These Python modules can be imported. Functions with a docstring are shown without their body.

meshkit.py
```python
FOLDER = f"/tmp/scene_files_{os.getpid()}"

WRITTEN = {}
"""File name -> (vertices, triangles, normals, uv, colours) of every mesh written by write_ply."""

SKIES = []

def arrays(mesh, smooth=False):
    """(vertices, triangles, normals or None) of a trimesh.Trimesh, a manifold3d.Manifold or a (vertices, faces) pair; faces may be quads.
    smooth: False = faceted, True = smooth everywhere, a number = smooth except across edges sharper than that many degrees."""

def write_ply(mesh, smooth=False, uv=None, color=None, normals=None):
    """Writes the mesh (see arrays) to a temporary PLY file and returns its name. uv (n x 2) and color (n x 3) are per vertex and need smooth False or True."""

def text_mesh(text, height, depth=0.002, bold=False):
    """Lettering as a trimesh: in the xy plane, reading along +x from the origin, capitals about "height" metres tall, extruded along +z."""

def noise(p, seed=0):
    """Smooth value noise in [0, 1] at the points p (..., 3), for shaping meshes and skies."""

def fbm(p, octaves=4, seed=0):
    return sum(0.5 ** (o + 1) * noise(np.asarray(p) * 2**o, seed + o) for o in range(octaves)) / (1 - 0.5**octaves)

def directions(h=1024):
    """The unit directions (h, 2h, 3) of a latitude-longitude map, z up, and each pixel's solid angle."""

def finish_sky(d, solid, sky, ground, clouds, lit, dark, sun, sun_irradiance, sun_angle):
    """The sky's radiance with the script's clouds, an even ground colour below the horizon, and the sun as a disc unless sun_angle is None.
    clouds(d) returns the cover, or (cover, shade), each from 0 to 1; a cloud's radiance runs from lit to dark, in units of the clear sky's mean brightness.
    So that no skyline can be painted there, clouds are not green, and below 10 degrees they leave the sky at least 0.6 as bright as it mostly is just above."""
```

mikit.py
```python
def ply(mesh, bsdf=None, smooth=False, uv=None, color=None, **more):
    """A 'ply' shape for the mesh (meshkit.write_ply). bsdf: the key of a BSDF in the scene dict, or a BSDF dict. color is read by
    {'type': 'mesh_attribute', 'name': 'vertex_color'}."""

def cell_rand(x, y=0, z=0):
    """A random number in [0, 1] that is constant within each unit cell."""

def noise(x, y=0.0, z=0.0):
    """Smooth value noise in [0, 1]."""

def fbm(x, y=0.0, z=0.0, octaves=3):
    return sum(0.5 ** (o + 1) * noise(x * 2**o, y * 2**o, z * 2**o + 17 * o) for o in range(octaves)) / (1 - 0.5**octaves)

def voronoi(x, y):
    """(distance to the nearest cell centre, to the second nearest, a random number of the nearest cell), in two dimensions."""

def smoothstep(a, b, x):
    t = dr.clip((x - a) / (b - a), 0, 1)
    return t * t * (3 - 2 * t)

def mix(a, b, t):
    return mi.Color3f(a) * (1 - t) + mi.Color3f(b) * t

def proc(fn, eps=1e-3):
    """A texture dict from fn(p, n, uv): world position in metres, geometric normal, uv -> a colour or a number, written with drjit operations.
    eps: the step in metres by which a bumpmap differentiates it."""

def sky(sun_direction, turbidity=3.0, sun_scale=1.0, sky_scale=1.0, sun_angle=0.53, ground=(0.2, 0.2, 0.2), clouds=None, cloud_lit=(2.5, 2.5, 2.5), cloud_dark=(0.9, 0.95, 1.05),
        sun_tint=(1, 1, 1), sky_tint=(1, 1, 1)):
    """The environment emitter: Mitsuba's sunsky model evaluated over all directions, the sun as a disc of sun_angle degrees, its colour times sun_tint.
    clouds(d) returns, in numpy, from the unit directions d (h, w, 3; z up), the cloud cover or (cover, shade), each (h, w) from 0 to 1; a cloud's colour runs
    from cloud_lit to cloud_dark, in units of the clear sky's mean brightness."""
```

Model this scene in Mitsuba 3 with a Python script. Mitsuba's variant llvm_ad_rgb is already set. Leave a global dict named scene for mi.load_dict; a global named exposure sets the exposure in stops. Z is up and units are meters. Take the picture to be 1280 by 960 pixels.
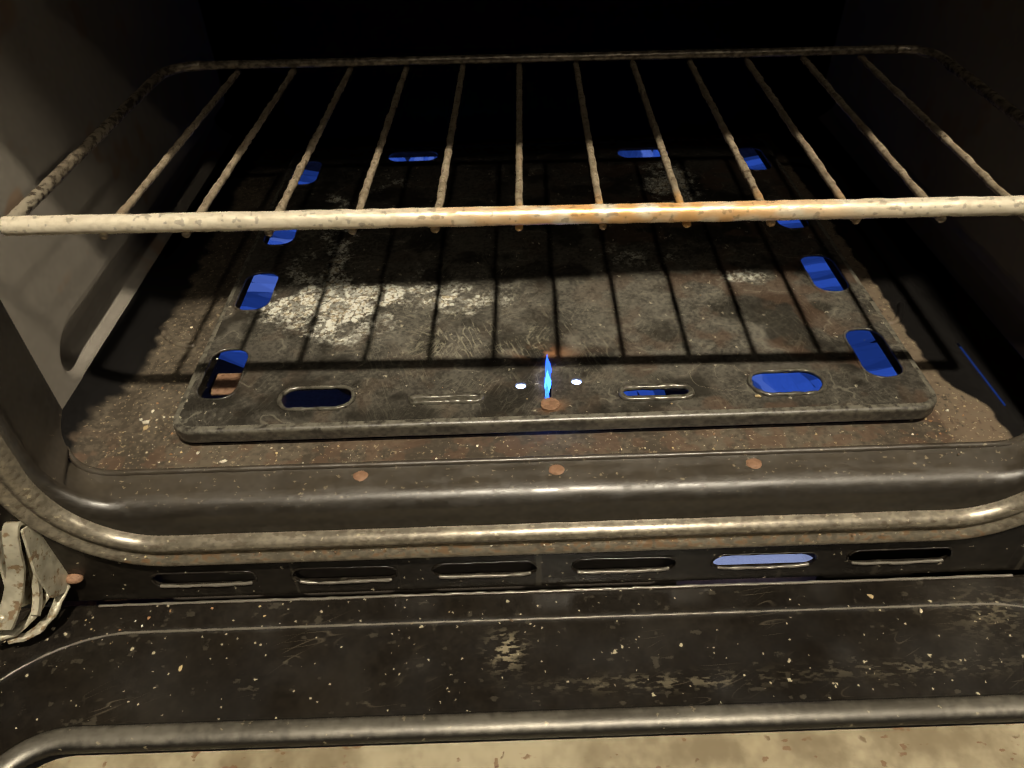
import math, numpy as np, trimesh, drjit as dr, mitsuba as mi
import shapely.geometry as sg, shapely.affinity as sa
from shapely.ops import unary_union
import mikit, meshkit
from mikit import noise, fbm, voronoi, smoothstep, mix, cell_rand

T = mi.ScalarTransform4f
rng = np.random.default_rng(11)
scene, labels = {}, {}
exposure = 0.0

# ------------------------------------------------------------------ camera
F_PX, CAM_H = 950.0, 0.273
PITCH, ROLL, YAW = math.radians(40.7), math.radians(1.7), math.radians(0.25)
FWD = np.array([math.sin(YAW) * math.cos(PITCH), math.cos(YAW) * math.cos(PITCH), -math.sin(PITCH)])
RGT = np.cross(FWD, [0, 0, 1]); RGT /= np.linalg.norm(RGT)
UP = np.cross(RGT, FWD) * math.cos(ROLL) + RGT * math.sin(ROLL)
CAM = np.array([0, 0, CAM_H])
FOCUS = 0.40
scene['camera'] = {'type': 'thinlens', 'fov': math.degrees(2 * math.atan(640 / F_PX)), 'fov_axis': 'x', 'near_clip': 0.01, 'far_clip': 50.0,
                   'aperture_radius': 0.0009, 'focus_distance': FOCUS,
                   'to_world': T().look_at(origin=CAM.tolist(), target=(CAM + FWD).tolist(), up=UP.tolist())}

# ------------------------------------------------------------------ light: three warm kitchen lamps, faint room light
WARM = np.array([1.0, 0.885, 0.69])


def lamp(name, toward, dist, radius, irradiance, label, weight, at=(0.02, 0.34, 0.0), tint=WARM):
    d = np.array(toward, float); d /= np.linalg.norm(d)
    c = np.array(at) + d * dist
    rad = irradiance * dist ** 2 / (math.pi * radius ** 2)
    m = trimesh.creation.icosphere(2, radius)
    m.apply_translation(c)
    scene[name + '__bulb'] = {**mikit.ply(m, 'lamp_glass', smooth=True), 'emitter': {'type': 'area', 'sampling_weight': weight, 'radiance': {'type': 'rgb', 'value': (tint * rad).tolist()}}}
    s = trimesh.creation.cylinder(radius * 0.5, radius * 1.2, sections=16)
    s.apply_transform(trimesh.geometry.align_vectors([0, 0, 1], d)); s.apply_translation(c + d * radius * 1.65)
    scene[name + '__socket'] = mikit.ply(s, 'lamp_socket', smooth=30)
    labels[name] = {'label': label, 'category': 'lamp'}


def principled(color, rough=0.5, metallic=0.0, spec=0.5, **k):
    c = color if isinstance(color, dict) else {'type': 'rgb', 'value': list(color)}
    r = rough if isinstance(rough, (dict, float)) else float(rough)
    return {'type': 'twosided', 'bsdf': {'type': 'principled', 'base_color': c, 'roughness': r, 'metallic': float(metallic), 'specular': float(spec), **k}}


def bumped(b, fn, scale, eps=4e-4):
    return {'type': 'twosided', 'bsdf': {'type': 'bumpmap', 'nested_texture': mikit.proc(fn, eps), 'scale': float(scale), 'nested': b['bsdf']}}


scene['lamp_glass'] = principled((0.8, 0.8, 0.78), 0.4)
scene['lamp_socket'] = principled((0.3, 0.3, 0.3), 0.5)
lamp('ceiling_lamp', (0.118, -0.426, 1.0), 2.3, 0.030, 4.3, 'round warm ceiling bulb nearest above the oven', 8.0)
lamp('ceiling_lamp_001', (0.118, -0.83, 1.0), 2.6, 0.030, 0.25, 'round warm ceiling bulb further out from the oven', 2.0)
lamp('wall_lamp', (1.6, -0.58, 1.0), 1.9, 0.055, 0.52, 'round warm wall bulb out to the right of the oven', 3.0, (-0.241, 0.40, 0.08))
scene['room_light'] = {'type': 'constant', 'sampling_weight': 0.7, 'radiance': {'type': 'rgb', 'value': [0.0060, 0.0053, 0.0042]}}

# ------------------------------------------------------------------ materials


def blob(p, x, y, rx, ry):
    return dr.exp(-(dr.square((p.x - x) / rx) + dr.square((p.y - y) / ry)))


def specks(p, n, cell, seed, thresh, size=0.38):
    """Sparse crumbs and splashes that stick to the surface: 0..1."""
    wx, wy = noise(p.x * cell * 2.6, p.y * cell * 2.6, p.z * cell * 2.6) - 0.5, noise(p.x * cell * 2.6 + 31, p.y * cell * 2.6, p.z * cell * 2.6) - 0.5
    f1, _, r = voronoi(p.x * cell + seed + 0.7 * wx, p.y * cell + p.z * cell * 0.9 - seed + 0.7 * wy)
    rr = cell_rand(r * 999.0, seed)
    return dr.select(r > thresh, 1 - smoothstep(size * 0.4 * (0.3 + rr), size * (0.3 + rr), f1), 0.0)


def scratch(p, a, freq, thin):
    ca, sa_ = math.cos(a), math.sin(a)
    u, v = p.x * ca + p.y * sa_, -p.x * sa_ + p.y * ca
    n = noise(u * freq * 0.12, v * freq, a * 7)
    return (1 - smoothstep(0.0, thin, dr.abs(n - 0.5))) * smoothstep(0.5, 0.75, fbm(p.x * 60, p.y * 60, a, octaves=2))


def cover_color(p, n, uv):
    big = fbm(p.x * 34, p.y * 34, 3.0, octaves=3)
    fine = fbm(p.x * 620, p.y * 620, 1.0, octaves=3)
    med = fbm(p.x * 130, p.y * 130, 7.0, octaves=3)
    c = mix((0.020, 0.0175, 0.0145), (0.050, 0.044, 0.035), smoothstep(0.30, 0.75, fine * 0.45 + big * 0.55))
    c = mix(c, (0.055, 0.035, 0.022), 0.5 * smoothstep(0.56, 0.72, fbm(p.x * 90, p.y * 90, 21.0, octaves=3)))
    # worn, dusty middle of the sheet and the burnt-on white ash at the left
    dust = blob(p, -0.03, 0.40, 0.11, 0.055) + 0.7 * blob(p, 0.06, 0.375, 0.12, 0.045) + 0.6 * blob(p, 0.12, 0.38, 0.09, 0.06) + 0.35
    c = mix(c, (0.135, 0.127, 0.107), dr.clip(0.85 * dust, 0, 1) * (0.25 + 0.75 * smoothstep(0.25, 0.80, fine * 0.5 + med * 0.3 + big * 0.2)))
    blot = fbm(p.x * 42 + 5, p.y * 42, 11.0, octaves=4)
    c = mix(c, (0.014, 0.0125, 0.010), 0.75 * smoothstep(0.50, 0.66, blot) * (1 - 0.6 * blob(p, -0.02, 0.39, 0.09, 0.03)))
    c = mix(c, (0.085, 0.050, 0.032), 0.5 * smoothstep(0.52, 0.66, fbm(p.x * 55, p.y * 55, 44.0, octaves=3)) * smoothstep(0.0, 0.12, p.x))
    c = mix(c, (0.16, 0.15, 0.12), 0.55 * smoothstep(0.025, 0.0, dr.abs(blot - 0.47)) * smoothstep(0.45, 0.6, med))
    scr = dr.maximum(dr.maximum(scratch(p, 0.5, 900, 0.06), scratch(p, 1.9, 800, 0.06)), dr.maximum(scratch(p, 2.7, 950, 0.06), scratch(p, 1.1, 850, 0.06)))
    c = mix(c, (0.34, 0.32, 0.24), dr.clip(scr * (0.08 + 0.55 * (blob(p, -0.035, 0.385, 0.055, 0.04) + 0.5 * blob(p, 0.01, 0.35, 0.05, 0.03))), 0, 0.9))
    f1, f2, r = voronoi(p.x * 165 + 1.5 * big, p.y * 165 + 1.5 * med)
    g1, g2, r2 = voronoi(p.x * 380 + 9, p.y * 380 + 2 * med)
    bub = smoothstep(0.06, 0.24, f2 - f1) * smoothstep(0.15, 0.6, r) * (0.55 + 0.45 * smoothstep(0.05, 0.35, f1))
    grit = smoothstep(0.12, 0.36, g2 - g1) * smoothstep(0.45, 0.75, r2)
    cell = dr.maximum(bub, 0.9 * grit)
    ash = 0.55 * blob(p, -0.075, 0.405, 0.095, 0.050) + 1.25 * blob(p, -0.112, 0.402, 0.034, 0.021) + 0.95 * blob(p, -0.127, 0.448, 0.018, 0.018) + 0.85 * blob(p, -0.112, 0.49, 0.020, 0.022) + 0.7 * blob(p, -0.06, 0.402, 0.04, 0.014) \
        + 0.95 * blob(p, -0.128, 0.535, 0.02, 0.022) + 1.7 * blob(p, 0.131, 0.552, 0.020, 0.036) + 0.7 * blob(p, 0.153, 0.418, 0.022, 0.009) + 0.5 * blob(p, 0.10, 0.45, 0.05, 0.03) \
        + 0.6 * blob(p, -0.09, 0.568, 0.02, 0.02) + 0.6 * blob(p, -0.10, 0.375, 0.018, 0.014)
    ash = ash * (0.28 + 0.95 * smoothstep(0.3, 0.65, fbm(p.x * 70, p.y * 70, 17.0, octaves=3)))
    a = smoothstep(0.30, 0.80, ash * (0.10 + 0.9 * med + 0.55 * fine)) * (0.06 + 0.94 * cell)
    a = a + 0.22 * smoothstep(0.15, 0.6, ash * fine)
    c = mix(c, mix((0.40, 0.34, 0.24), (0.62, 0.62, 0.55), smoothstep(0.32, 0.56, fine)), dr.clip(a * 0.95, 0, 1))
    ring = (1 - smoothstep(0.0, 0.018, dr.abs(dr.sqrt(dr.square((p.x - 0.115) / 0.018) + dr.square((p.y - 0.318) / 0.012)) + 0.35 * med - 1.1)))
    c = mix(c, (0.22, 0.19, 0.14), 0.6 * ring)
    rust = blob(p, 0.0215, 0.343, 0.014, 0.006) + 0.8 * blob(p, 0.022, 0.2985, 0.006, 0.005)
    c = mix(c, (0.26, 0.13, 0.065), dr.clip(rust, 0, 1) * smoothstep(0.25, 0.5, med))
    s = specks(p, n, 380.0, 4.0, 0.975)
    return mix(c, (0.36, 0.33, 0.25), 0.8 * s)


def cover_rough(p, n, uv):
    return dr.clip(0.15 + 0.36 * fbm(p.x * 160, p.y * 160, 5.0, octaves=3), 0.2, 0.8)


def rough_bump(p, n, uv):
    return fbm(p.x * 260, p.y * 260, p.z * 260, octaves=3)


def floor_color(p, n, uv):
    big = fbm(p.x * 40, p.y * 40, 13.0, octaves=3)
    fine = fbm(p.x * 480, p.y * 480, 2.0, octaves=3)
    med = fbm(p.x * 150, p.y * 150, 5.0, octaves=3)
    c = mix((0.052, 0.042, 0.031), (0.105, 0.087, 0.064), smoothstep(0.35, 0.7, 0.5 * fine + 0.5 * big))
    red = smoothstep(0.45, 0.62, med) * (smoothstep(0.03, 0.0, dr.abs(p.y - 0.281)) * 0.5 + blob(p, 0.225, 0.285, 0.04, 0.025))
    c = mix(c, (0.105, 0.060, 0.038), dr.clip(red, 0, 0.45))
    c = mix(c, (0.15, 0.115, 0.080), 0.7 * smoothstep(0.2285, 0.232, p.x) * smoothstep(0.3, 0.6, fine + 0.2))
    # greasy black enamel where no dust settled at left; at right, wall shade painted black; ragged borders
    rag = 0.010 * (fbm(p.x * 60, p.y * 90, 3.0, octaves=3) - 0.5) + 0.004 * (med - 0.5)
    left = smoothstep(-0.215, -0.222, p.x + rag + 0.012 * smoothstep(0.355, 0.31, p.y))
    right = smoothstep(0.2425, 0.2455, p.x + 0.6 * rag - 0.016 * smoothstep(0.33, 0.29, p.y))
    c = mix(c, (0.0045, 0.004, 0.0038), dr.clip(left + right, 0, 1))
    s = dr.maximum(specks(p, n, 420.0, 2.0, 0.94), specks(p, n, 700.0, 7.0, 0.88))
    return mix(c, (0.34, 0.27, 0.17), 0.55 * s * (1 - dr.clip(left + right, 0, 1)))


def enamel_color(p, n, uv):
    big = fbm(p.x * 22, p.y * 22, p.z * 22, octaves=3)
    fine = fbm(p.x * 300, p.y * 300, p.z * 300, octaves=3)
    c = mix((0.007, 0.0056, 0.0043), (0.015, 0.012, 0.0088), smoothstep(0.3, 0.75, 0.5 * big + 0.5 * fine))
    sm = dr.maximum(scratch(p, 0.12, 260, 0.03), scratch(p, 0.5, 300, 0.02)) * smoothstep(0.5, 0.7, fbm(p.x * 38, p.y * 38, 8.0, octaves=2))
    c = mix(c, (0.12, 0.10, 0.07), 0.4 * sm)
    splash = smoothstep(0.72, 0.80, fbm(p.x * 160, p.y * 220, 31.0, octaves=4))
    c = mix(c, (0.075, 0.065, 0.048), 0.4 * splash)
    f = smoothstep(0.48, 0.72, fbm(p.x * 300, p.y * 700, 4.0, octaves=3)) * (blob(p, -0.006, 0.207, 0.008, 0.009) + 0.35 * blob(p, 0.075, 0.187, 0.05, 0.004) + 0.25 * blob(p, 0.2, 0.19, 0.05, 0.004) + 0.3 * blob(p, 0.25, 0.22, 0.02, 0.012))
    c = mix(c, (0.22, 0.19, 0.13), dr.clip(f, 0, 0.9))
    s = 0.7 * dr.maximum(specks(p, n, 380.0, 3.0, 0.994), specks(p, n, 700.0, 1.0, 0.985))
    return mix(c, (0.55, 0.48, 0.34), s)


def enamel_rough(p, n, uv):
    return dr.clip(0.16 + 0.34 * fbm(p.x * 60, p.y * 60, p.z * 60, octaves=3), 0.2, 0.7)


def lip_color(p, n, uv):
    fine = fbm(p.x * 300, p.y * 300, p.z * 300, octaves=3)
    c = mix((0.085, 0.077, 0.062), (0.165, 0.152, 0.125), smoothstep(0.3, 0.7, 0.7 * fbm(p.x * 22, p.y * 60, p.z * 60, octaves=3) + 0.3 * fine))
    c = mix((0.010, 0.009, 0.0075), c, smoothstep(-0.0822, -0.0797, p.z + 0.0012 * (fine - 0.5)))  # highlight on top and shade on the underside painted into the lip
    return mix(c, (0.34, 0.28, 0.18), 0.6 * specks(p, n, 420.0, 8.0, 0.965))


def edge_color(p, n, uv):
    fine = fbm(p.x * 420, p.y * 420, p.z * 420, octaves=3)
    c = mix((0.022, 0.019, 0.015), (0.075, 0.066, 0.050), smoothstep(0.3, 0.7, 0.5 * fine + 0.5 * fbm(p.x * 60, p.y * 60, p.z * 60, octaves=2)))
    c = mix(c, (0.12, 0.112, 0.09), smoothstep(-0.0028, -0.0006, p.z) * smoothstep(0.1, 0.7, fine))
    return mix(c, (0.10, 0.060, 0.034), 0.7 * smoothstep(-0.0065, -0.010, p.z + 0.004 * fine))


def throat_rough(p, n, uv):
    return dr.clip(0.22 + 0.34 * fbm(p.x * 55, p.y * 300, p.z * 300, octaves=3) + 0.10 * smoothstep(0.5, 0.7, fbm(p.x * 260, p.y * 260, p.z * 260, octaves=2)), 0.2, 0.7)


def throat_color(p, n, uv):
    fine = fbm(p.x * 380, p.y * 380, p.z * 380, octaves=3)
    big = fbm(p.x * 60, p.y * 60, p.z * 60, octaves=2)
    c = mix((0.010, 0.0085, 0.0065), (0.022, 0.018, 0.0135), fine)
    dust = smoothstep(-0.024, -0.013, p.z) * smoothstep(0.012, -0.008, p.z) * smoothstep(0.247, 0.256, p.y)
    c = mix(c, mix((0.028, 0.023, 0.017), (0.068, 0.056, 0.041), big * 0.7 + fine * 0.3), dust * 0.9)
    s = dr.maximum(specks(p, n, 420.0, 2.0, 0.965), specks(p, n, 700.0, 7.0, 0.96))
    return mix(c, (0.30, 0.24, 0.15), s * 0.5 * dust)


def wall_color(p, n, uv):
    big = fbm(p.y * 14, p.z * 14, p.x * 3, octaves=3)
    fine = fbm(p.y * 300, p.z * 300, p.x * 9, octaves=2)
    c = mix((0.150, 0.136, 0.115), (0.235, 0.213, 0.182), 0.7 * big + 0.3 * fine)
    return mix(c, (0.20, 0.11, 0.05), 0.5 * smoothstep(0.62, 0.75, fbm(p.y * 40, p.z * 40, 5.0, octaves=3)))


def seal_color(p, n, uv):
    fine = fbm(p.x * 420, p.y * 420, p.z * 420, octaves=3)
    med = fbm(p.x * 90, p.y * 90, p.z * 90, octaves=3)
    c = mix((0.13, 0.113, 0.084), (0.235, 0.207, 0.157), smoothstep(0.32, 0.68, 0.65 * fine + 0.35 * med))
    c = mix(c, (0.07, 0.048, 0.030), 0.45 * smoothstep(0.58, 0.70, fbm(p.x * 240, p.y * 500, p.z * 500, octaves=3)))
    c = mix(c, (0.20, 0.115, 0.055), 0.8 * smoothstep(0.50, 0.66, fine) * smoothstep(0.2465, 0.2425, p.y) * smoothstep(-0.043, -0.0445, p.z) * smoothstep(-0.0485, -0.0465, p.z))
    return mix(c, (0.42, 0.36, 0.25), 0.7 * specks(p, n, 420.0, 2.0, 0.93))


def rack_color(p, n, uv):
    fine = fbm(p.x * 500, p.y * 500, p.z * 500, octaves=3)
    med = fbm(p.x * 120, p.y * 120, p.z * 120, octaves=2)
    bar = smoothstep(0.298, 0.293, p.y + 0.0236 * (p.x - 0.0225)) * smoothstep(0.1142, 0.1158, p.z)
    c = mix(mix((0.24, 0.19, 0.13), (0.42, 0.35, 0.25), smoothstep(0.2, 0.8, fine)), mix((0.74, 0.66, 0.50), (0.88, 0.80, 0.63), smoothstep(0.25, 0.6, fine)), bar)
    mid = smoothstep(0.13, 0.02, dr.abs(p.x - 0.055)) * smoothstep(0.315, 0.30, p.y)
    c = mix(c, (0.80, 0.44, 0.15), 0.9 * mid * smoothstep(0.25, 0.6, med))
    c = mix(c, (0.22, 0.125, 0.06), (0.45 - 0.35 * bar) * smoothstep(0.56, 0.72, 0.5 * fine + 0.5 * med + 0.05 * mid))
    return mix(c, (0.06, 0.042, 0.03), (0.55 - 0.15 * bar) * smoothstep(0.64, 0.72, fbm(p.x * 420, p.y * 420, p.z * 420 + 40, octaves=2)))


def rail_color(p, n, uv):
    fine = fbm(p.x * 420, p.y * 420, p.z * 420, octaves=3)
    c = mix((0.07, 0.056, 0.040), (0.24, 0.20, 0.145), smoothstep(0.3, 0.7, fine))
    return mix(c, (0.42, 0.37, 0.28), smoothstep(0.345, 0.30, p.y) * smoothstep(0.3, 0.5, fine))  # lit front end painted pale, the shaded rest of the rail painted dark


def liner_color(p, n, uv):
    big = fbm(p.x * 45, p.y * 45, 3.0, octaves=3)
    fine = fbm(p.x * 300, p.y * 300, 5.0, octaves=3)
    c = mix((0.17, 0.135, 0.080), (0.33, 0.285, 0.19), smoothstep(0.25, 0.75, 0.8 * big + 0.2 * fine))
    c = mix(c, (0.30, 0.25, 0.15), 0.6 * smoothstep(0.05, 0.0, dr.abs(p.x - 0.10)) * smoothstep(0.3, 0.7, big))
    c = mix(c, (0.13, 0.060, 0.022), 0.7 * smoothstep(0.73, 0.80, fbm(p.x * 170, p.y * 260, 9.0, octaves=3)))
    return mix(c, (0.09, 0.05, 0.02), 0.7 * specks(p, n, 160.0, 6.0, 0.97, 0.3))


def rust_color(p, n, uv):
    return mix((0.12, 0.060, 0.032), (0.30, 0.175, 0.105), fbm(p.x * 600, p.y * 600, p.z * 600, octaves=3))


def steel_color(p, n, uv):
    c = mix((0.22, 0.20, 0.145), (0.62, 0.58, 0.45), fbm(p.x * 160, p.y * 160, p.z * 160, octaves=3))
    return mix(c, (0.20, 0.12, 0.055), 0.8 * smoothstep(0.56, 0.70, fbm(p.x * 320, p.y * 320, p.z * 320, octaves=3)))


P = mikit.proc
scene['cover_enamel'] = bumped(principled(P(cover_color), P(cover_rough), spec=0.45), rough_bump, 0.00012)
scene['edge_enamel'] = bumped(principled(P(edge_color), 0.36, spec=0.8), rough_bump, 0.0001)
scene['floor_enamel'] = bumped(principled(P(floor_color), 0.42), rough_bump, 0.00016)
scene['black_enamel'] = principled(P(enamel_color), P(enamel_rough), spec=0.5)
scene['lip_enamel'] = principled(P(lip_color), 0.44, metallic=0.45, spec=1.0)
scene['throat_enamel'] = bumped(principled(P(throat_color), P(throat_rough), spec=1.0), rough_bump, 0.00004)
scene['wall_enamel'] = principled(P(wall_color), 0.55)
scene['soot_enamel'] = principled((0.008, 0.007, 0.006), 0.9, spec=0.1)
scene['seal_metal'] = bumped(principled(P(seal_color), 0.32, metallic=0.45, spec=0.8), rough_bump, 0.0001)
scene['rail_wire'] = bumped(principled(P(rail_color), 0.38, metallic=0.5, spec=0.6), rough_bump, 0.0002)
scene['rack_wire'] = bumped(principled(P(rack_color), 0.34, metallic=0.4, spec=0.6), rough_bump, 0.0002)
scene['stained_liner'] = principled(P(liner_color), 0.5)
scene['rusty_iron'] = bumped(principled(P(rust_color), 0.7), rough_bump, 0.0008)
scene['hinge_steel'] = bumped(principled(P(steel_color), 0.40, metallic=0.35, spec=0.6), rough_bump, 0.0004)
scene['worn_edge'] = principled((0.16, 0.148, 0.122), 0.30, metallic=0.3, spec=0.6)
scene['rim_enamel'] = principled(P(edge_color), 0.26, metallic=0.3, spec=0.6)
scene['dull_steel'] = principled((0.16, 0.14, 0.12), 0.45, metallic=0.3)
scene['crumb'] = principled({'type': 'mesh_attribute', 'name': 'vertex_color'}, 0.7)
scene['flame_gas'] = {'type': 'mask', 'opacity': 0.8, 'bsdf': {'type': 'diffuse', 'reflectance': {'type': 'rgb', 'value': [0.0, 0.0, 0.0]}}}

# ------------------------------------------------------------------ mesh helpers


def put(key, mesh, mat, smooth=30, **more):
    k, i = key, 0
    while k in scene:
        i += 1
        k = f'{key}_{i:03d}'
    scene[k] = mikit.ply(mesh, mat, smooth=smooth, **more)
    return k


def loft(rows, close=False):
    rows = np.asarray(rows, float)
    a, b = rows.shape[:2]
    i, j = np.meshgrid(np.arange(a - 1), np.arange(b if close else b - 1), indexing='ij')
    q = np.stack([i * b + j, i * b + (j + 1) % b, (i + 1) * b + (j + 1) % b, (i + 1) * b + j], -1).reshape(-1, 4)
    return trimesh.Trimesh(rows.reshape(-1, 3), np.vstack([q[:, [0, 1, 2]], q[:, [0, 2, 3]]]), process=False)


def rod(points, r, sides=12, step=0.003, rough=0.0, closed=False, seed=0, squash=None):
    pts = np.asarray(points, float)
    if closed:
        pts = np.vstack([pts, pts[:1]])
    seg = np.linalg.norm(np.diff(pts, axis=0), axis=1)
    s = np.concatenate([[0], np.cumsum(seg)])
    n = max(2, int(s[-1] / step))
    t = np.linspace(0, s[-1], n + 1)
    p = np.stack([np.interp(t, s, pts[:, k]) for k in range(3)], 1)
    if closed:
        p = p[:-1]
        d = np.roll(p, -1, 0) - np.roll(p, 1, 0)
    else:
        d = np.gradient(p, axis=0)
    d /= np.linalg.norm(d, axis=1, keepdims=True) + 1e-12
    up = np.where(np.abs(d[:, 2:]) < 0.95, [0, 0, 1.0], [1.0, 0, 0])
    a = np.cross(d, up); a /= np.linalg.norm(a, axis=1, keepdims=True)
    b = np.cross(a, d)
    ang = np.arange(sides) * 2 * np.pi / sides
    ring = np.cos(ang)[None, :, None] * a[:, None] + np.sin(ang)[None, :, None] * b[:, None] * (squash or 1)
    v = p[:, None] + ring * r
    if rough:
        v = p[:, None] + ring * (r + rough * (meshkit.fbm(v * 260, 3, seed) - 0.45)[..., None] * 2)
    if not closed:  # rounded ends
        e0, e1 = p[0] - d[0] * r * 0.45, p[-1] + d[-1] * r * 0.45
        c0, c1 = p[0] - d[0] * r * 0.35 + ring[0] * r * 0.6, p[-1] + d[-1] * r * 0.35 + ring[-1] * r * 0.6
        v = np.concatenate([np.repeat(e0[None, None], sides, 1), c0[None], v, c1[None], np.repeat(e1[None, None], sides, 1)])
    else:
        v = np.concatenate([v, v[:1]])
    m = loft(v, close=True)
    m.merge_vertices()
    m.fix_normals()
    return m


def rrect(x0, x1, y0, y1, r, q=8):
    return sg.box(x0 + r, y0 + r, x1 - r, y1 - r).buffer(r, quad_segs=q)


def slot(cx, cy, lx, ly, q=8):
    r = min(lx, ly) / 2 * 0.98
    return rrect(cx - lx / 2, cx + lx / 2, cy - ly / 2, cy + ly / 2, r, q)


def slab(poly, z0, z1):
    ms = [trimesh.creation.extrude_polygon(g, z1 - z0, engine='earcut') for g in getattr(poly, 'geoms', [poly])]
    m = trimesh.util.concatenate(ms)
    m.apply_translation([0, 0, z0])
    return m


def box(x0, x1, y0, y1, z0, z1, c=0.0):
    """A box, its edges chamfered by c."""
    if c <= 0:
        m = trimesh.creation.box((x1 - x0, y1 - y0, z1 - z0))
        m.apply_translation([(x0 + x1) / 2, (y0 + y1) / 2, (z0 + z1) / 2])
        return m
    pts = []
    for dx in (0, 1):
        for dy in (0, 1):
            for dz in (0, 1):
                for k in range(3):
                    o = [c, c, c]; o[k] = 0
                    pts.append([(x1 - o[0]) if dx else (x0 + o[0]), (y1 - o[1]) if dy else (y0 + o[1]), (z1 - o[2]) if dz else (z0 + o[2])])
    return trimesh.convex.convex_hull(np.array(pts))


def xz(m):
    """A mesh drawn in (x, y) and extruded along z becomes one in (x, z), extruded towards -y."""
    m.apply_transform(np.array([[1, 0, 0, 0], [0, 0, -1, 0], [0, 1, 0, 0], [0, 0, 0, 1.0]]))
    return m


def ring3(poly, z):
    return np.array([(x, y, z) for x, y in poly.exterior.coords[:-1]])


# ------------------------------------------------------------------ oven: the setting of everything else
XC = 0.0225                                    # centre line of the oven
XL, XR, YB, ZT = -0.241, 0.286, 0.672, 0.400   # cavity
ZF = -0.012                                    # pan floor
O = 'gas_oven'
labels[O] = {'label': 'black enamel gas oven with an open, dirty cavity and its door folded down', 'category': 'oven'}


def seam_y(x):
    l = np.clip((-0.200 - x) / 0.041, 0, 1); r = np.clip((x - 0.245) / 0.041, 0, 1)
    t = np.maximum(l, r)
    return 0.2695 + 0.0375 * (1 - np.sqrt(np.clip(1 - t ** 2.2, 0, 1)))


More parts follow.
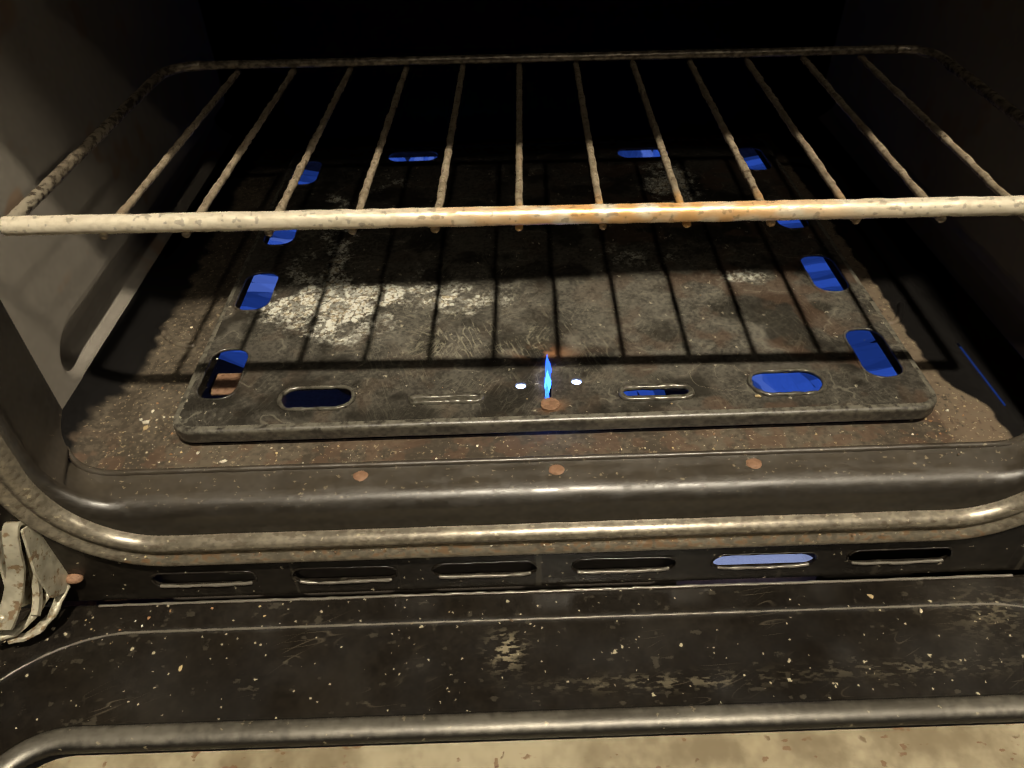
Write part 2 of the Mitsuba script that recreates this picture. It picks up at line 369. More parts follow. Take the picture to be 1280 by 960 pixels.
# floor pan: a flat bottom whose sides sweep up to the wall ledges; an opening under the burner cover; a seam slit at the right
gx = np.unique(np.round(np.concatenate([np.linspace(XL, -0.205, 14), np.linspace(-0.205, -0.172, 9), np.linspace(-0.172, 0.217, 60), np.linspace(0.217, 0.250, 13), np.linspace(0.250, XR, 14), [0.2672, 0.2682]]), 5))
gt = np.unique(np.concatenate([np.linspace(0, 0.12, 22), np.linspace(0.12, 1, 70)[1:], [(0.6490 - 0.2695) / (YB - 0.2695), (0.6618 - 0.2695) / (YB - 0.2695), (0.6650 - 0.2695) / (YB - 0.2695)]]))
GX, GT = np.meshgrid(gx, gt, indexing='xy')
GY = seam_y(GX) + GT * (YB - seam_y(GX))
side = np.maximum(np.clip((-0.216 - GX) / 0.025, 0, 1), np.clip((GX - 0.254) / 0.032, 0, 1))
GZ = ZF + 0.0135 * side ** 2.2 + 0.0006 * (meshkit.fbm(np.stack([GX, GY, GX * 0], -1) * 45, 3, 5) - 0.5)
m = loft(np.stack([GX, GY, GZ], -1))
cen = m.triangles_center
hole = (cen[:, 0] > -0.1755) & (cen[:, 0] < 0.2225) & (cen[:, 1] > 0.298) & ((cen[:, 1] < 0.6492) | ((cen[:, 1] > 0.6618) & (cen[:, 1] < 0.6650) & (cen[:, 0] > -0.09) & (cen[:, 0] < 0.15)))
slit = (cen[:, 0] > 0.2672) & (cen[:, 0] < 0.2682) & (cen[:, 1] > 0.298) & (cen[:, 1] < 0.352)
m.update_faces(~(hole | slit)); m.remove_unreferenced_vertices()
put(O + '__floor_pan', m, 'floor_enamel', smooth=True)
# bead along the front edge of the pan
bx = np.linspace(XL + 0.001, XR - 0.001, 160)
put(O + '__floor_pan__bead', rod(np.stack([bx, seam_y(bx) + 0.0012, np.full_like(bx, ZF + 0.0006) + 0.010 * np.maximum(np.clip((-0.222 - bx) / 0.019, 0, 1), np.clip((bx - 0.267) / 0.019, 0, 1)) ** 2], 1), 0.0016, 8, 0.003, 0.0003, seed=3), 'throat_enamel', smooth=True)
# short embossed steps that place the burner cover
for sx, y0 in ((-1, 0.383), (1, 0.383)):
    t = np.linspace(0, 1, 12)
    x = XC + sx * (0.217 + 0.027 * t) if sx < 0 else XC + 0.214 + 0.016 * t
    put(O + '__floor_pan__embossed_step', rod(np.stack([x, y0 - 0.006 + 0.020 * t ** 2.2, np.full(12, ZF - 0.0002)], 1), 0.0022, 8, 0.002, seed=4), 'floor_enamel', smooth=True)


# walls with a rolled rack guide: ledge below, hollow above it, then the flat wall
def wall_mesh(sgn):
    prof = [(0.0, -0.004), (0.0, 0.0), (0.0025, 0.0022), (0.0062, 0.0045), (0.0105, 0.008), (0.0135, 0.013), (0.0138, 0.018), (0.0115, 0.023), (0.0065, 0.027), (0.0022, 0.0295), (0.0005, 0.032), (0.0, 0.036),
            (0.0, 0.06), (0.0, 0.10), (0.0, 0.15), (0.0, 0.22), (0.0, 0.30), (0.0, ZT)]
    pd, pz = np.array(prof).T
    f = np.linspace(0, 1, 6)[:-1]
    pd2 = np.concatenate([pd[k] + (pd[k + 1] - pd[k]) * f for k in range(len(pd) - 1)] + [pd[-1:]]); pz2 = np.concatenate([pz[k] + (pz[k + 1] - pz[k]) * f for k in range(len(pd) - 1)] + [pz[-1:]])
    rows = []
    for y in np.concatenate([np.linspace(0.305, 0.36, 40), np.linspace(0.36, YB, 50)[1:]]):
        g = np.clip((y - 0.322 - 0.012 * ((pz2 - 0.016) / 0.016) ** 2) / 0.016, 0, 1); g = g * g * (3 - 2 * g)
        w = 0.0008 * (meshkit.fbm(np.stack([pz2 * 12, np.full_like(pz2, y * 12), pz2 * 0], -1), 2, 3) - 0.5)
        x0 = XL - pd2 * g + w if sgn < 0 else XR + pd2 * g + w
        rows.append(np.stack([x0, np.full_like(pz2, y), pz2], 1))
    return loft(rows)


labels[put(O + '__side_wall', wall_mesh(-1), 'wall_enamel', smooth=True)] = {'label': 'lit left cavity wall with a rack guide groove'}
labels[put(O + '__side_wall', wall_mesh(1), 'wall_enamel', smooth=True)] = {'label': 'dark right cavity wall with a rack guide groove'}
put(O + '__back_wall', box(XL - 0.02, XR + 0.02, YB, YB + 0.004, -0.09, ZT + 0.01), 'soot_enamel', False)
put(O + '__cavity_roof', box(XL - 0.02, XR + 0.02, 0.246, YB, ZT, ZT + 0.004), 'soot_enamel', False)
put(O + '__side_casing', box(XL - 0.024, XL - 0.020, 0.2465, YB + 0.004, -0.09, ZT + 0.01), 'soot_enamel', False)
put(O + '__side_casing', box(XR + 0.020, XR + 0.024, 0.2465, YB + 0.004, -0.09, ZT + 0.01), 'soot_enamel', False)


# added wavy strip along the top of the opening, shapes the shadow edge below
sx = np.linspace(XL + 0.006, XR - 0.006, 120)
hem_z = 0.386 - 0.020 * (meshkit.fbm(np.stack([sx * 9, sx * 0, sx * 0], 1), 3, 2) - 0.5) - 0.005 * np.sin((sx + 0.05) * 26)
put(O + '__shadow_strip', loft(np.stack([np.stack([sx, np.full(120, y), np.maximum(hem_z + dz, 0) if dz < 0.02 else np.full(120, 0.4015)], 1) for y, dz in ((0.2455, 0.03), (0.2420, 0.004), (0.2405, 0.0), (0.2415, -0.003), (0.2440, -0.003), (0.2450, 0.004), (0.2460, 0.03))])), 'seal_metal', smooth=True)


# throat: the black lip that rolls from the pan and the walls out to the door seal
def arch(y, xl, xr, zb, r, ys=None, top=ZT, n=(40, 18, 90)):
    zs = np.linspace(top, zb + r, n[0], endpoint=False)
    a = np.linspace(np.pi, 1.5 * np.pi, n[1], endpoint=False)
    xm = np.linspace(xl + r, xr - r, n[2], endpoint=False)
    x = np.concatenate([np.full(n[0], xl), xl + r + r * np.cos(a), xm, xr - r + r * np.cos(a + np.pi / 2), np.full(n[0] + 1, xr)])
    z = np.concatenate([zs, zb + r + r * np.sin(a), np.full(n[2], zb), zb + r + r * np.sin(a + np.pi / 2), np.concatenate([zs[::-1], [top]])])
    z[-(n[0] + 1):] = np.linspace(zb + r, top, n[0] + 1)
    yy = np.full_like(x, y) if ys is None else np.where(z > zb + r, ys, y)
    return np.stack([x, yy, z], 1)


st0 = arch(0.2695, XL, XR, ZF, 0.010); st0[:, 1] = seam_y(st0[:, 0]); st0[:, 1] = np.where(st0[:, 2] > ZF + 0.003, 0.307, st0[:, 1])
st1 = arch(0.2660, XL + 0.003, XR - 0.003, ZF - 0.0008, 0.014); st1[:, 1] = 0.2660 + 0.75 * (st0[:, 1] - 0.2695)
sts = [st0, st1]
for y, d, zb, r in ((0.2585, 0.011, -0.0135, 0.026), (0.2545, 0.0145, -0.0142, 0.032), (0.2515, 0.0155, -0.0160, 0.034), (0.2492, 0.0150, -0.0190, 0.036), (0.2480, 0.0140, -0.0225, 0.038), (0.2475, 0.0130, -0.028, 0.044), (0.2470, 0.0120, -0.0355, 0.052)):
    sts.append(arch(y, XL + d, XR - d, zb, r))
w = np.array(sts)
w[2:] += (0.0007 * (meshkit.fbm(w[2:] * 55, 3, 8) - 0.5))[..., None] * np.array([0, 1, 1])
put(O + '__throat', loft(w), 'throat_enamel', smooth=True)

# door seal: two rolled beads with grime packed between them
sts = []
for y, d, zb, r in ((0.2480, 0.0135, -0.0335, 0.050), (0.2445, 0.0120, -0.0342, 0.052), (0.2415, 0.0100, -0.0358, 0.054), (0.2405, 0.0080, -0.0380, 0.056), (0.2412, 0.0062, -0.0402, 0.058), (0.2430, 0.0052, -0.0415, 0.059), (0.2432, 0.0036, -0.0440, 0.061),
                    (0.2420, 0.0026, -0.0455, 0.062), (0.2402, 0.0010, -0.0470, 0.063), (0.2396, -0.0008, -0.0490, 0.065), (0.2405, -0.0024, -0.0508, 0.066), (0.2430, -0.0032, -0.0520, 0.067), (0.2470, -0.0034, -0.0522, 0.067)):
    sts.append(arch(y, XL + d, XR - d, zb, r, n=(70, 26, 200)))
w = np.array(sts)
amp = np.array([0, .3, .5, .6, .9, 1.6, 1.8, 1.6, .8, .6, .5, .3, 0])[:, None]
w[..., 1] += 0.0007 * amp * (meshkit.fbm(w * 420, 3, 4) - 0.5)
put(O + '__door_seal', loft(w), 'seal_metal', smooth=True)

# front frame with six vent slots in a row
inner = sg.Polygon([(x, z) for x, _, z in arch(0.24, XL - 0.0032, XR + 0.0032, -0.0520, 0.067, top=ZT)])
face = sg.box(-0.36, -0.0835, 0.405, 0.52).difference(inner)
SLOTS = [-0.1665, -0.0915, -0.0165, 0.0580, 0.1335, 0.2060]
holes = [slot(x, -0.0672, 0.0560, 0.0118) for x in SLOTS]
for hlt in holes:
    face = face.difference(hlt)
m = xz(slab(face, 0, 0.0022)); m.apply_translation([0, 0.2462, 0])
put(O + '__front_frame', m, 'black_enamel', False)
for i, hlt in enumerate(holes):
    rim = ring3(hlt, 0)
    rim = np.stack([rim[:, 0], np.full(len(rim), 0.2440), rim[:, 1]], 1)
    rim += 0.0009 * (meshkit.fbm(rim * 160, 2, i) - 0.5)[:, None]
    put(O + '__front_frame__vent_rim', rod(rim, 0.0006, 8, 0.0015, 0.0003, closed=True, seed=i), 'black_enamel', smooth=True)
for i, x in enumerate(SLOTS):
    t = np.linspace(-1, 1, 24)
    put(O + '__front_frame__vent_lip', rod(np.stack([x + 0.0245 * t, np.full(24, 0.2436), -0.0728 + 0.0006 * rng.normal(size=24).cumsum() * 0.25 + 0.0012 * np.abs(t) ** 6], 1), 0.0009, 8, 0.0015, 0.0005, seed=i), 'worn_edge', smooth=True)
for x, z in ((-0.2400, 0.0030), (0.286, 0.0030)):
    hd = trimesh.creation.icosphere(2, 1.0); hd.apply_scale([0.0052, 0.0024, 0.0052]); hd.apply_translation([x - 0.010 * np.sign(x - XC) * -1, 0.2440, z])
    put(O + '__front_frame__screw', hd, 'rusty_iron', True)

# fire box below the pan, with the baffle, the burner and its flames
put(O + '__fire_box', trimesh.util.concatenate([box(-0.258, 0.303, 0.2485, 0.668, -0.128, -0.124), box(-0.258, -0.255, 0.2485, 0.668, -0.124, -0.016), box(0.300, 0.303, 0.2485, 0.668, -0.124, -0.016), box(-0.258, 0.303, 0.665, 0.668, -0.124, -0.016)]), 'rusty_iron', False)
put(O + '__fire_box__baffle', box(-0.20, 0.094, 0.2585, 0.2600, -0.1235, -0.030, 0.0004), 'dull_steel', False)
put(O + '__fire_box__baffle', box(0.176, 0.30, 0.2585, 0.2600, -0.1235, -0.030, 0.0004), 'soot_enamel', False)
put(O + '__fire_box__bracket', box(-0.158, -0.140, 0.252, 0.255, -0.076, -0.060, 0.001), 'hinge_steel', False)
bp = rrect(-0.118, 0.163, 0.385, 0.570, 0.03)
put(O + '__burner', rod(ring3(bp, -0.056), 0.010, 14, 0.006, closed=True), 'dull_steel', smooth=True)
put(O + '__burner__feed_pipe', rod([(0.0225, 0.278, -0.060), (0.0225, 0.385, -0.058)], 0.008, 12), 'dull_steel', smooth=True)
put(O + '__fire_box__rusty_clip', box(-0.179, -0.159, 0.3415, 0.3600, -0.024, -0.019, 0.002), 'rusty_iron', False)


def tongue(p0, p1, width, lift=0.010, seed=0):
    p0, p1 = np.array(p0, float), np.array(p1, float)
    t = np.linspace(0, 1, 9)
    c = p0 + (p1 - p0) * t[:, None] + np.array([0, 0, 1.0]) * (lift * t ** 1.6)[:, None]
    r = width * np.sin(np.pi * np.clip(t * 0.92 + 0.06, 0, 1)) ** 0.7 * (1 - 0.45 * t)
    d = (p1 - p0) / np.linalg.norm(p1 - p0)
    a = np.cross(d, [0, 0, 1]); a /= np.linalg.norm(a)
    ang = np.arange(8) * np.pi / 4
    v = c[:, None] + (np.cos(ang)[None, :, None] * a + np.sin(ang)[None, :, None] * np.array([0, 0, 0.55])) * r[:, None, None]
    v += 0.0015 * (meshkit.noise(v * 180, seed)[..., None] - 0.5)
    v = np.concatenate([np.repeat(c[:1, None], 8, 1), v, np.repeat(c[-1:, None], 8, 1)])
    m = loft(v, close=True); m.merge_vertices(); m.update_faces(m.nondegenerate_faces()); m.fix_normals()
    if m.volume < 0:
        m.invert()
    return m


def flames(key, ms, rgb):
    k = put(key, trimesh.util.concatenate(ms), 'flame_gas', smooth=True, emitter={'type': 'area', 'sampling_weight': 0.25, 'radiance': {'type': 'rgb', 'value': list(rgb)}})
    labels[k] = {'kind': 'stuff'}


BLUE = np.array([0.017, 0.054, 0.32])
sidef, core, pale = [], [], []
for k, y in enumerate(np.arange(0.345, 0.66, 0.0085)):
    if y > 0.385:
        sidef.append(tongue((-0.128, y, -0.046), (-0.206 + 0.01 * rng.random(), y + 0.006 * rng.normal(), -0.040), 0.0115, 0.014, k))
    sidef.append(tongue((0.172, y, -0.046), (0.262 + 0.012 * rng.random(), y + 0.006 * rng.normal(), -0.038), 0.0118, 0.014, k + 50))
for k, x in enumerate(np.arange(-0.10, 0.15, 0.0052)):
    sidef.append(tongue((x, 0.590, -0.044), (x + 0.004 * rng.normal(), 0.664, -0.028), 0.0175, 0.012, k + 90))
for k, x in enumerate(np.arange(0.140, 0.180, 0.0075)):
    sidef.append(tongue((x, 0.382, -0.046), (x + 0.004 * rng.normal(), 0.312, -0.040), 0.011, 0.014, k + 140))
for k, x in enumerate(np.arange(0.066, 0.098, 0.008)):
    sidef.append(tongue((x, 0.382, -0.046), (x + 0.003 * rng.normal(), 0.318, -0.040), 0.007, 0.014, k + 190))
pick = np.random.default_rng(5).random(len(sidef))
pick = np.where(np.array([f.vertices[:, 0].max() > 0.20 for f in sidef]), pick * 0.50, pick)
for lo, hi, rgb in ((0.0, 0.38, BLUE * 0.42), (0.38, 0.78, BLUE), (0.78, 1.0, BLUE * 0.9 + np.array([0.035, 0.05, 0.10]))):
    flames(O + '__burner__flame', [f for f, q in zip(sidef, pick) if lo <= q < hi], rgb)
for y in np.arange(0.30, 0.36, 0.008):
    core.append(tongue((0.258, y, -0.026), (0.290, y + 0.002, -0.022), 0.009, 0.004, int(y * 1e4)))
flames(O + '__burner__flame', core, BLUE * 0.35)
for k, x in enumerate(np.arange(0.100, 0.170, 0.006)):
    pale.append(tongue((x, 0.278, -0.110), (x + 0.002, 0.2505, -0.085), 0.0100, 0.002, k + 300))
flames(O + '__burner__flame', pale, (0.18, 0.215, 0.37))
labels[O + '__burner__flame_004'] = {'kind': 'stuff', 'label': 'pale lavender flame behind the fifth vent slot'}

# door folded down in front: outer margin, pressed border line, rolled inner lip, stained liner
DZ = -0.0845


def rsdf(x, y, x0, x1, y1, r):
    qx, qy = np.abs(x - (x0 + x1) / 2) - (x1 - x0) / 2 + r, y - y1 + r
    return np.hypot(np.maximum(qx, 0), np.maximum(qy, 0)) + np.minimum(np.maximum(qx, qy), 0) - r


gx = np.linspace(-0.36, 0.405, 300)
gy = np.concatenate([np.linspace(0.02, 0.16, 40), np.linspace(0.16, 0.2435, 90)[1:]])
GX, GY = np.meshgrid(gx, gy, indexing='xy')
s1 = rsdf(GX, GY, -0.287, 0.332, 0.2243, 0.085)
GZ = DZ - 0.0022 * (1 / (1 + np.exp(np.clip(s1 / 0.0006, -40, 40)))) * 0.4 + 0.0008 * (meshkit.fbm(np.stack([GX, GY, GX * 0], -1) * 20, 2, 7) - 0.5)
GZ -= 0.0030 * np.clip((GY - 0.2395) / 0.004, 0, 1) ** 2
m = loft(np.stack([GX, GY, GZ], -1))
cen = m.triangles_center
m.update_faces(rsdf(cen[:, 0], cen[:, 1], -0.243, 0.288, 0.1648, 0.03) > 0); m.remove_unreferenced_vertices()
put(O + '__door', m, 'black_enamel', smooth=True)
labels[O + '__door'] = {'label': 'black speckled door panel lying open'}
bl = ring3(rrect(-0.287, 0.332, -0.3, 0.2243, 0.085, 24), DZ - 0.0004)
bl = bl[bl[:, 1] > 0.08]
k0 = np.argmax(np.linalg.norm(np.roll(bl, -1, 0) - bl, axis=1)); bl = np.roll(bl, -(k0 + 1), 0)
put(O + '__door__border_line', rod(bl, 0.0006, 8, 0.002, 0.0005, seed=15), 'worn_edge', smooth=True)
lip = rrect(-0.246, 0.291, -0.12, 0.1678, 0.033, 12)
lp = ring3(lip, DZ + 0.0002)
lp = lp[lp[:, 1] > 0.0]
k0 = np.argmax(np.linalg.norm(np.roll(lp, -1, 0) - lp, axis=1)); lp = np.roll(lp, -(k0 + 1), 0)
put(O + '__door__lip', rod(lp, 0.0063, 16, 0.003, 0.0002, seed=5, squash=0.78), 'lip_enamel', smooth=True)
liner = rrect(-0.239, 0.284, -0.10, 0.1618, 0.03, 10)
put(O + '__door__liner', slab(liner.intersection(sg.box(-1, 0.02, 1, 1)), DZ - 0.008, DZ - 0.0032), 'stained_liner', False)
put(O + '__door__edge_bead', rod(np.stack([np.linspace(-0.228, 0.272, 180), np.full(180, 0.2412), np.full(180, DZ - 0.0004)], 1) + 0.0005 * (rng.random((180, 3)) - 0.5), 0.0009, 8, 0.003, 0.0003, seed=6), 'worn_edge', smooth=True)


# hinge at the left: bent strap between two cheek plates, with a bolt
def plate_yz(pts, x0, x1):
    m = trimesh.creation.extrude_polygon(sg.Polygon(pts).buffer(0.0012).buffer(0), x1 - x0, engine='earcut')
    m.apply_transform(np.array([[0, 0, 1, x0], [1, 0, 0, 0], [0, 1, 0, 0], [0, 0, 0, 1.0]]))
    return m


def strap(path, x0, x1, th=0.0018):
    pth = np.array(path, float)
    s = np.concatenate([[0], np.cumsum(np.linalg.norm(np.diff(pth, axis=0), axis=1))])
    from scipy.interpolate import CubicSpline
    t = np.linspace(0, s[-1], 40)
    c = np.stack([CubicSpline(s, pth[:, k])(t) for k in range(2)], 1)
    d = np.gradient(c, axis=0); d /= np.linalg.norm(d, axis=1, keepdims=True)
    n = np.stack([-d[:, 1], d[:, 0]], 1) * th / 2
    a, b = c + n, c - n
    xa, xb = (np.full(40, v) if np.isscalar(v) else np.interp(np.linspace(0, 1, 40), np.linspace(0, 1, len(v)), v) for v in (x0, x1))
    row = lambda q, x: np.stack([x, q[:, 0], q[:, 1]], 1)
    rows = np.stack([row(a, xa), row(a, xb), row(b, xb), row(b, xa)], 1)
    m = loft(rows, close=True)
    return m


H = O + '__door_hinge'
labels[H] = {'label': 'bent greasy steel hinge at the left end of the door'}
put(H, strap([(0.2425, -0.016), (0.2385, -0.0118), (0.2340, -0.0170), (0.2300, -0.030), (0.2255, -0.042), (0.2190, -0.052), (0.2110, -0.058)], [-0.2450, -0.2460, -0.2490, -0.2545, -0.2600], [-0.2375, -0.2385, -0.2405, -0.2450, -0.2495]), 'hinge_steel', 30)
put(H + '__side_flange', plate_yz([(0.2435, -0.018), (0.2435, -0.060), (0.2385, -0.064), (0.2290, -0.056), (0.2295, -0.036), (0.2372, -0.0145)], -0.2372, -0.2358), 'hinge_steel', False)
put(H + '__side_flange', plate_yz([(0.2435, -0.022), (0.2435, -0.060), (0.230, -0.062), (0.2215, -0.054), (0.2265, -0.040), (0.2362, -0.017)], -0.2520, -0.2506), 'hinge_steel', False)
put(H + '__slotted_tongue', strap([(0.2435, -0.030), (0.2370, -0.040), (0.2300, -0.052), (0.2200, -0.060)], -0.2445, -0.2410, 0.003), 'hinge_steel', 30)
put(H + '__lever', rod([(-0.2370, 0.2400, -0.0640), (-0.2385, 0.2335, -0.0655), (-0.2415, 0.2265, -0.0700), (-0.2470, 0.2210, -0.0735), (-0.2530, 0.2175, -0.0745), (-0.2600, 0.2160, -0.0745)], 0.0026, 12, 0.0015, 0.0010, seed=2, squash=0.6), 'hinge_steel', smooth=True)
put(H + '__lever', rod([(-0.2420, 0.2330, -0.0600), (-0.2480, 0.2250, -0.0660), (-0.2560, 0.2170, -0.0700), (-0.2660, 0.2130, -0.0690)], 0.0024, 12, 0.0015, 0.0008, seed=3, squash=0.7), 'hinge_steel', smooth=True)
for q, s in (((-0.2330, 0.2425, -0.0610), (0.0050, 0.003, 0.0026)), ((-0.2555, 0.2165, -0.0560), (0.0032, 0.003, 0.003))):
    hd = trimesh.creation.icosphere(2, 1.0); hd.apply_scale(s); hd.apply_translation(q)
    put(H + '__bolt', hd, 'rusty_iron' if q[0] > -0.25 else 'hinge_steel', True)

# rusty rivet heads on the lip of the pan
for x, y, r in ((-0.0773, 0.2650, 0.0040), (0.0225, 0.2648, 0.0042), (0.1232, 0.2646, 0.0042)):
    hd = trimesh.creation.icosphere(3, 1.0); hd.vertices += 0.25 * (meshkit.fbm(hd.vertices * 2.2 + x * 50, 3)[:, None] - 0.5) * hd.vertices
    hd.apply_scale([r, r * 0.9, 0.0011]); hd.apply_translation([x, y, -0.0132])
    put(O + '__throat__rivet', hd, 'rusty_iron', True)

# ------------------------------------------------------------------ burner cover: the slotted sheet on the pan floor
C = 'burner_cover'
labels[C] = {'label': 'black slotted steel sheet with burnt-on white ash lying on the oven floor', 'category': 'burner cover'}
CX0, CX1, CY0, CY1 = -0.1805, 0.2285, 0.2875, 0.6370
sheet = rrect(CX0 + 0.004, CX1 - 0.004, CY0 + 0.004, CY1 - 0.004, 0.010)
cuts = [slot(-0.1050, 0.3105, 0.040, 0.0175), slot(-0.0345, 0.3060, 0.038, 0.0042), slot(0.0788, 0.3060, 0.038, 0.0095), slot(0.1510, 0.3110, 0.040, 0.0195),
        slot(-0.0755, 0.6190, 0.042, 0.019), slot(0.1188, 0.6120, 0.042, 0.019)]
for y in (0.335, 0.4185, 0.4985, 0.5930):
    cuts += [rrect(-0.162 - 0.0115, -0.162 + 0.0115, y - 0.0225, y + 0.0225, 0.0095), rrect(0.2075 - 0.0115, 0.2075 + 0.0115, y - 0.0225, y + 0.0225, 0.0095)]
cuts += [sg.Point(0.0062, 0.3160).buffer(0.0029), sg.Point(0.0370, 0.3180).buffer(0.0029)]
slitp = sg.Polygon([(0.0188, 0.3045), (0.0203, 0.3025), (0.0222, 0.3040), (0.0232, 0.3160), (0.0228, 0.3290), (0.0226, 0.3395), (0.0212, 0.3410), (0.0204, 0.3300), (0.0196, 0.3150)])
cuts.append(slitp)
top = sheet.difference(unary_union(cuts))
# top face with enough points to be wavy, rolled edge all round
put(C, slab(top, -0.0014, 0.0), 'cover_enamel', False)
o = [rrect(CX0 + 0.0042 - d, CX1 - 0.0042 + d, CY0 + 0.0042 - d, CY1 - 0.0042 + d, 0.010 + d, 10) for d in (0, 0.0022, 0.0034, 0.0040, 0.0042, 0.0042, 0.0034)]
rows = []
for pz, q in zip((0.0, -0.0001, -0.0007, -0.0016, -0.0028, -0.0080, -0.0088), o):
    ln = q.exterior
    pts = np.array([ln.interpolate(t, normalized=True).coords[0] for t in np.linspace(0, 1, 420, endpoint=False)])
    rows.append(np.column_stack([pts, np.full(420, pz)]))
rows = np.array(rows)
rows[1:, :, 2] += 0.0007 * (meshkit.fbm(rows[1:] * 70, 3, 6) - 0.5)
put(C + '__rolled_edge', loft(rows, close=True), 'edge_enamel', smooth=True)
for q in cuts[:4]:
    big = q.bounds[3] - q.bounds[1]
    rim = ring3(q, 0.0004)
    put(C + '__slot_rim', rod(rim, 0.0011 if big > 0.012 else 0.0016, 8, 0.0012, 0.0009, closed=True, seed=9), 'rim_enamel', smooth=True)
for q in cuts[6:14]:
    put(C + '__slot_rim', rod(ring3(q, -0.0002), 0.0009, 8, 0.0015, 0.0003, closed=True, seed=10), 'cover_enamel', smooth=True)
put(C + '__louver', rod([(-0.052, 0.3062, -0.0012), (-0.017, 0.3062, -0.0012)], 0.0021, 10, 0.002, 0.0005, seed=12), 'rim_enamel', smooth=True)
put(C + '__louver', rod([(0.062, 0.3045, -0.0030), (0.096, 0.3045, -0.0030)], 0.0022, 10, 0.002, 0.0005, seed=13), 'rim_enamel', smooth=True)
hd = trimesh.creation.cylinder(0.0050, 0.0018, sections=24); hd = hd.subdivide(); hd.vertices += 0.0006 * (meshkit.fbm(hd.vertices * 500, 2)[:, None] - 0.5)
hd.apply_translation([0.0212, 0.2985, 0.0007])
put(C + '__screw', hd, 'rusty_iron', 40)

# pilot flame that licks up through the slit, and its glow under the two round holes
def pilot(y0, y1, w, h, seed, lean):
    """A ragged sheet of flame standing in the slit, thin across and wavy along its top."""
    t = np.linspace(0, 1, 26)
    y = y0 + (y1 - y0) * t
    env = np.sin(np.pi * np.clip(t * 0.94 + 0.03, 0, 1)) ** 0.6
    top = h * env * (0.55 + 0.9 * meshkit.noise(np.stack([y * 210, y * 0, y * 0], 1), seed))
    cx = 0.0206 + 0.0014 * t + 0.0016 * (meshkit.noise(np.stack([y * 150, y * 0 + 3, y * 0], 1), seed) - 0.5)
    wv = w * env * (0.5 + meshkit.noise(np.stack([y * 180, y * 0 + 7, y * 0], 1), seed))
    rows = [np.stack([cx + k * wv + lean * f * top, y, -0.004 + (top + 0.004) * f], 1) for k, f in ((-0.9, 0), (-1, 0.3), (-0.6, 0.7), (0, 1.0), (0.6, 0.7), (1, 0.3), (0.9, 0))]
    m = loft(np.swapaxes(np.array(rows), 0, 1), close=True); m.merge_vertices(); m.fix_normals()
    if m.volume < 0:
        m.invert()
    return m


k = put(O + '__burner__pilot_flame', pilot(0.3030, 0.3420, 0.0019, 0.0026, 4, -0.1), 'flame_gas', smooth=True, emitter={'type': 'area', 'sampling_weight': 1.0, 'radiance': {'type': 'rgb', 'value': [0.08, 0.34, 4.0]}})
labels[k] = {'label': 'ragged bright blue pilot flame in the slit of the burner cover'}
put(O + '__burner__pilot_flame', pilot(0.3080, 0.3285, 0.0012, 0.0036, 9, -0.25), 'flame_gas', smooth=True, emitter={'type': 'area', 'sampling_weight': 1.0, 'radiance': {'type': 'rgb', 'value': [0.25, 1.4, 8.0]}})
for cx, cy in ((0.0062, 0.3200), (0.0372, 0.3220)):
    g = trimesh.creation.icosphere(2, 0.006); g.apply_scale([1, 1, 0.5]); g.apply_translation([cx, cy, -0.0062])
    put(O + '__burner__pilot_flame', g, 'flame_gas', smooth=True, emitter={'type': 'area', 'sampling_weight': 0.25, 'radiance': {'type': 'rgb', 'value': [2.2, 2.8, 5.0]}})

# ------------------------------------------------------------------ wire rack
R = 'oven_rack'
labels[R] = {'label': 'rusty cream coloured wire oven rack held across the cavity above the slotted sheet', 'category': 'oven rack'}
RZ, RX0, RX1, RY0, RY1 = 0.1195, -0.2100, 0.2590, 0.2855, 0.4860
ra = math.radians(-1.35)
RM = trimesh.transformations.rotation_matrix(ra, [0, 0, 1], [XC, 0.29, 0])


def rput(key, m, mat='rack_wire'):
    m.apply_transform(RM)
    return put(key, m, mat, smooth=True)


rput(R + '__front_bar', rod([(RX0, RY0, RZ), (RX1, RY0, RZ)], 0.0040, 16, 0.0018, 0.0004, seed=1))
cr = 0.020
arc = np.linspace(0, np.pi / 2, 8)
for sx, x in ((1, RX0), (-1, RX1)):
    pts = [(x, RY0, RZ - 0.0004)] + [(x, RY1 - cr, RZ)] + [(x + sx * (cr - cr * np.cos(a)), RY1 - cr + cr * np.sin(a), RZ) for a in arc[1:]]
    rput(R + '__side_rail', rod(pts, 0.0027, 14, 0.002, 0.0005, seed=2), 'rail_wire')
rput(R + '__back_bar', rod([(RX0 + cr, RY1, RZ), (RX1 - cr, RY1, RZ)], 0.0025, 14, 0.002, 0.0004, seed=3), 'rail_wire')
for i in range(12):
    x = -0.1705 + 0.03525 * i + 0.001
    rput(R + '__rod', rod([(x - 0.0005, RY0 - 0.0012, RZ - 0.0052), (x + 0.0012, RY1 + 0.003, RZ - 0.0050)], 0.0017, 10, 0.002, 0.0007, seed=20 + i))

# ------------------------------------------------------------------ crumbs and flakes
vs, fs, cs, at = [], [], [], 0
ico = trimesh.creation.icosphere(0, 1.0)
tones = np.array([[0.62, 0.55, 0.40], [0.45, 0.33, 0.18], [0.30, 0.16, 0.08], [0.70, 0.66, 0.55], [0.16, 0.11, 0.07], [0.55, 0.42, 0.22]])


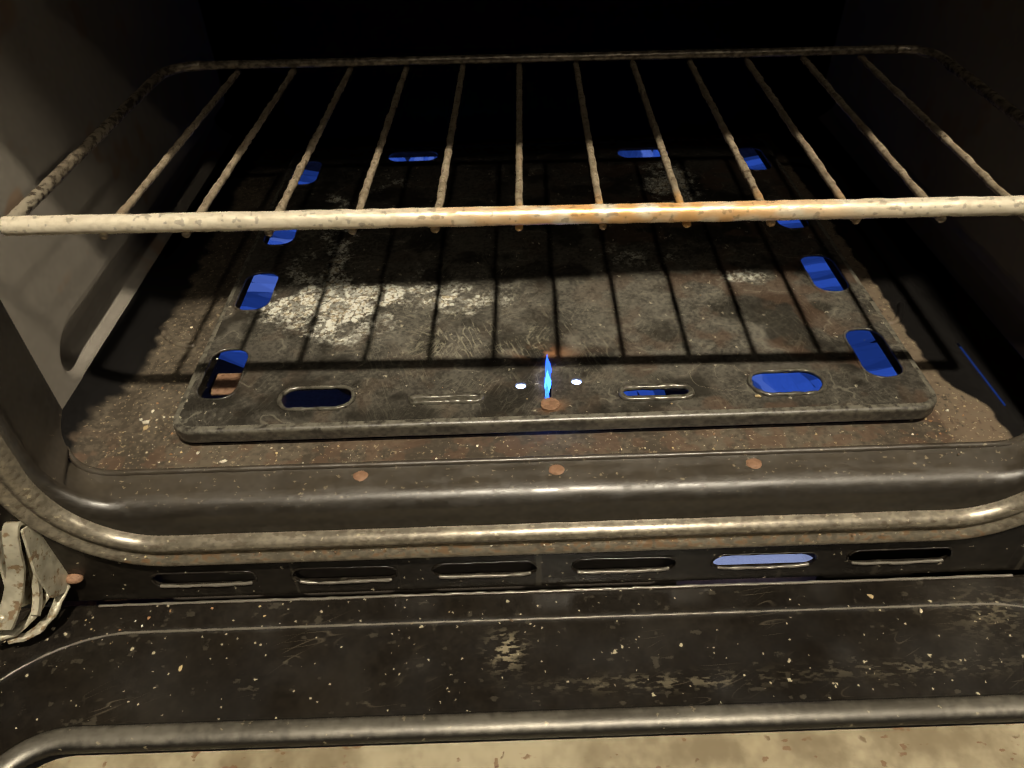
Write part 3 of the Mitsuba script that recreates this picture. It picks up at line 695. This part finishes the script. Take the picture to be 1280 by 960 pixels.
def crumb(x, y, z, s):
    global at
    v = ico.vertices * (s * rng.uniform(0.45, 1.25, (12, 1))) * np.array([1, rng.uniform(0.5, 1.0), rng.uniform(0.35, 0.7)])
    a = rng.uniform(0, 6.28)
    v = v @ np.array([[math.cos(a), math.sin(a), 0], [-math.sin(a), math.cos(a), 0], [0, 0, 1]]) + [x, y, z + s * 0.25]
    vs.append(v); fs.append(ico.faces + at); at += 12
    cs.append(np.repeat((tones[rng.integers(len(tones))] * rng.uniform(0.7, 1.1))[None], 12, 0))


def sizes(): return 0.00028 + 0.0008 * rng.random() ** 4


for _ in range(200):
    crumb(rng.uniform(-0.205, 0.24), rng.uniform(0.272, 0.286), ZF, sizes())
for _ in range(70):
    crumb(-0.196 + 0.009 * rng.normal(), 0.300 + 0.014 * rng.normal(), ZF, sizes() * 1.25)
for _ in range(60):
    crumb(0.232 + 0.010 * rng.normal(), 0.282 + 0.010 * rng.normal(), ZF, sizes() * 1.1)
for _ in range(60):
    crumb(rng.uniform(-0.203, -0.182), rng.uniform(0.30, 0.40), ZF, sizes())
for _ in range(80):
    crumb(rng.uniform(-0.17, 0.22), rng.uniform(0.292, 0.46), 0.0002, sizes() * 0.8)
for _ in range(60):
    x, y = -0.10 + 0.11 * rng.normal(), rng.uniform(0.178, 0.238)
    crumb(x, y, DZ - (0.0018 if y < 0.222 else 0), sizes())
for _ in range(25):
    crumb(-0.215 + 0.014 * rng.normal(), 0.226 + 0.007 * rng.normal(), DZ, sizes() * 1.3)
for _ in range(90):
    crumb(rng.uniform(-0.20, 0.25), 0.2405, -0.0415 - 0.002 * rng.random(), sizes() * 0.8)
for x, y, z, s in ((-0.2006, 0.3085, ZF, 0.0030), (-0.1995, 0.304, ZF, 0.002), (-0.150, 0.2765, ZF, 0.0028), (0.226, 0.372, ZF, 0.0028), (0.229, 0.356, ZF, 0.0026), (0.1325, 0.3000, 0.0, 0.0022), (0.190, 0.231, DZ, 0.0020), (0.213, 0.221, DZ, 0.0020), (-0.172, 0.203, DZ - 0.001, 0.0018), (-0.003, 0.2235, DZ, 0.0015)):
    crumb(x, y, z, s)
m = trimesh.Trimesh(np.vstack(vs), np.vstack(fs), process=False)
scene['crumbs'] = mikit.ply(m, 'crumb', smooth=False, color=np.vstack(cs))
labels['crumbs'] = {'label': 'pale burnt crumbs scattered over the oven floor and the open door', 'category': 'crumbs', 'kind': 'stuff'}
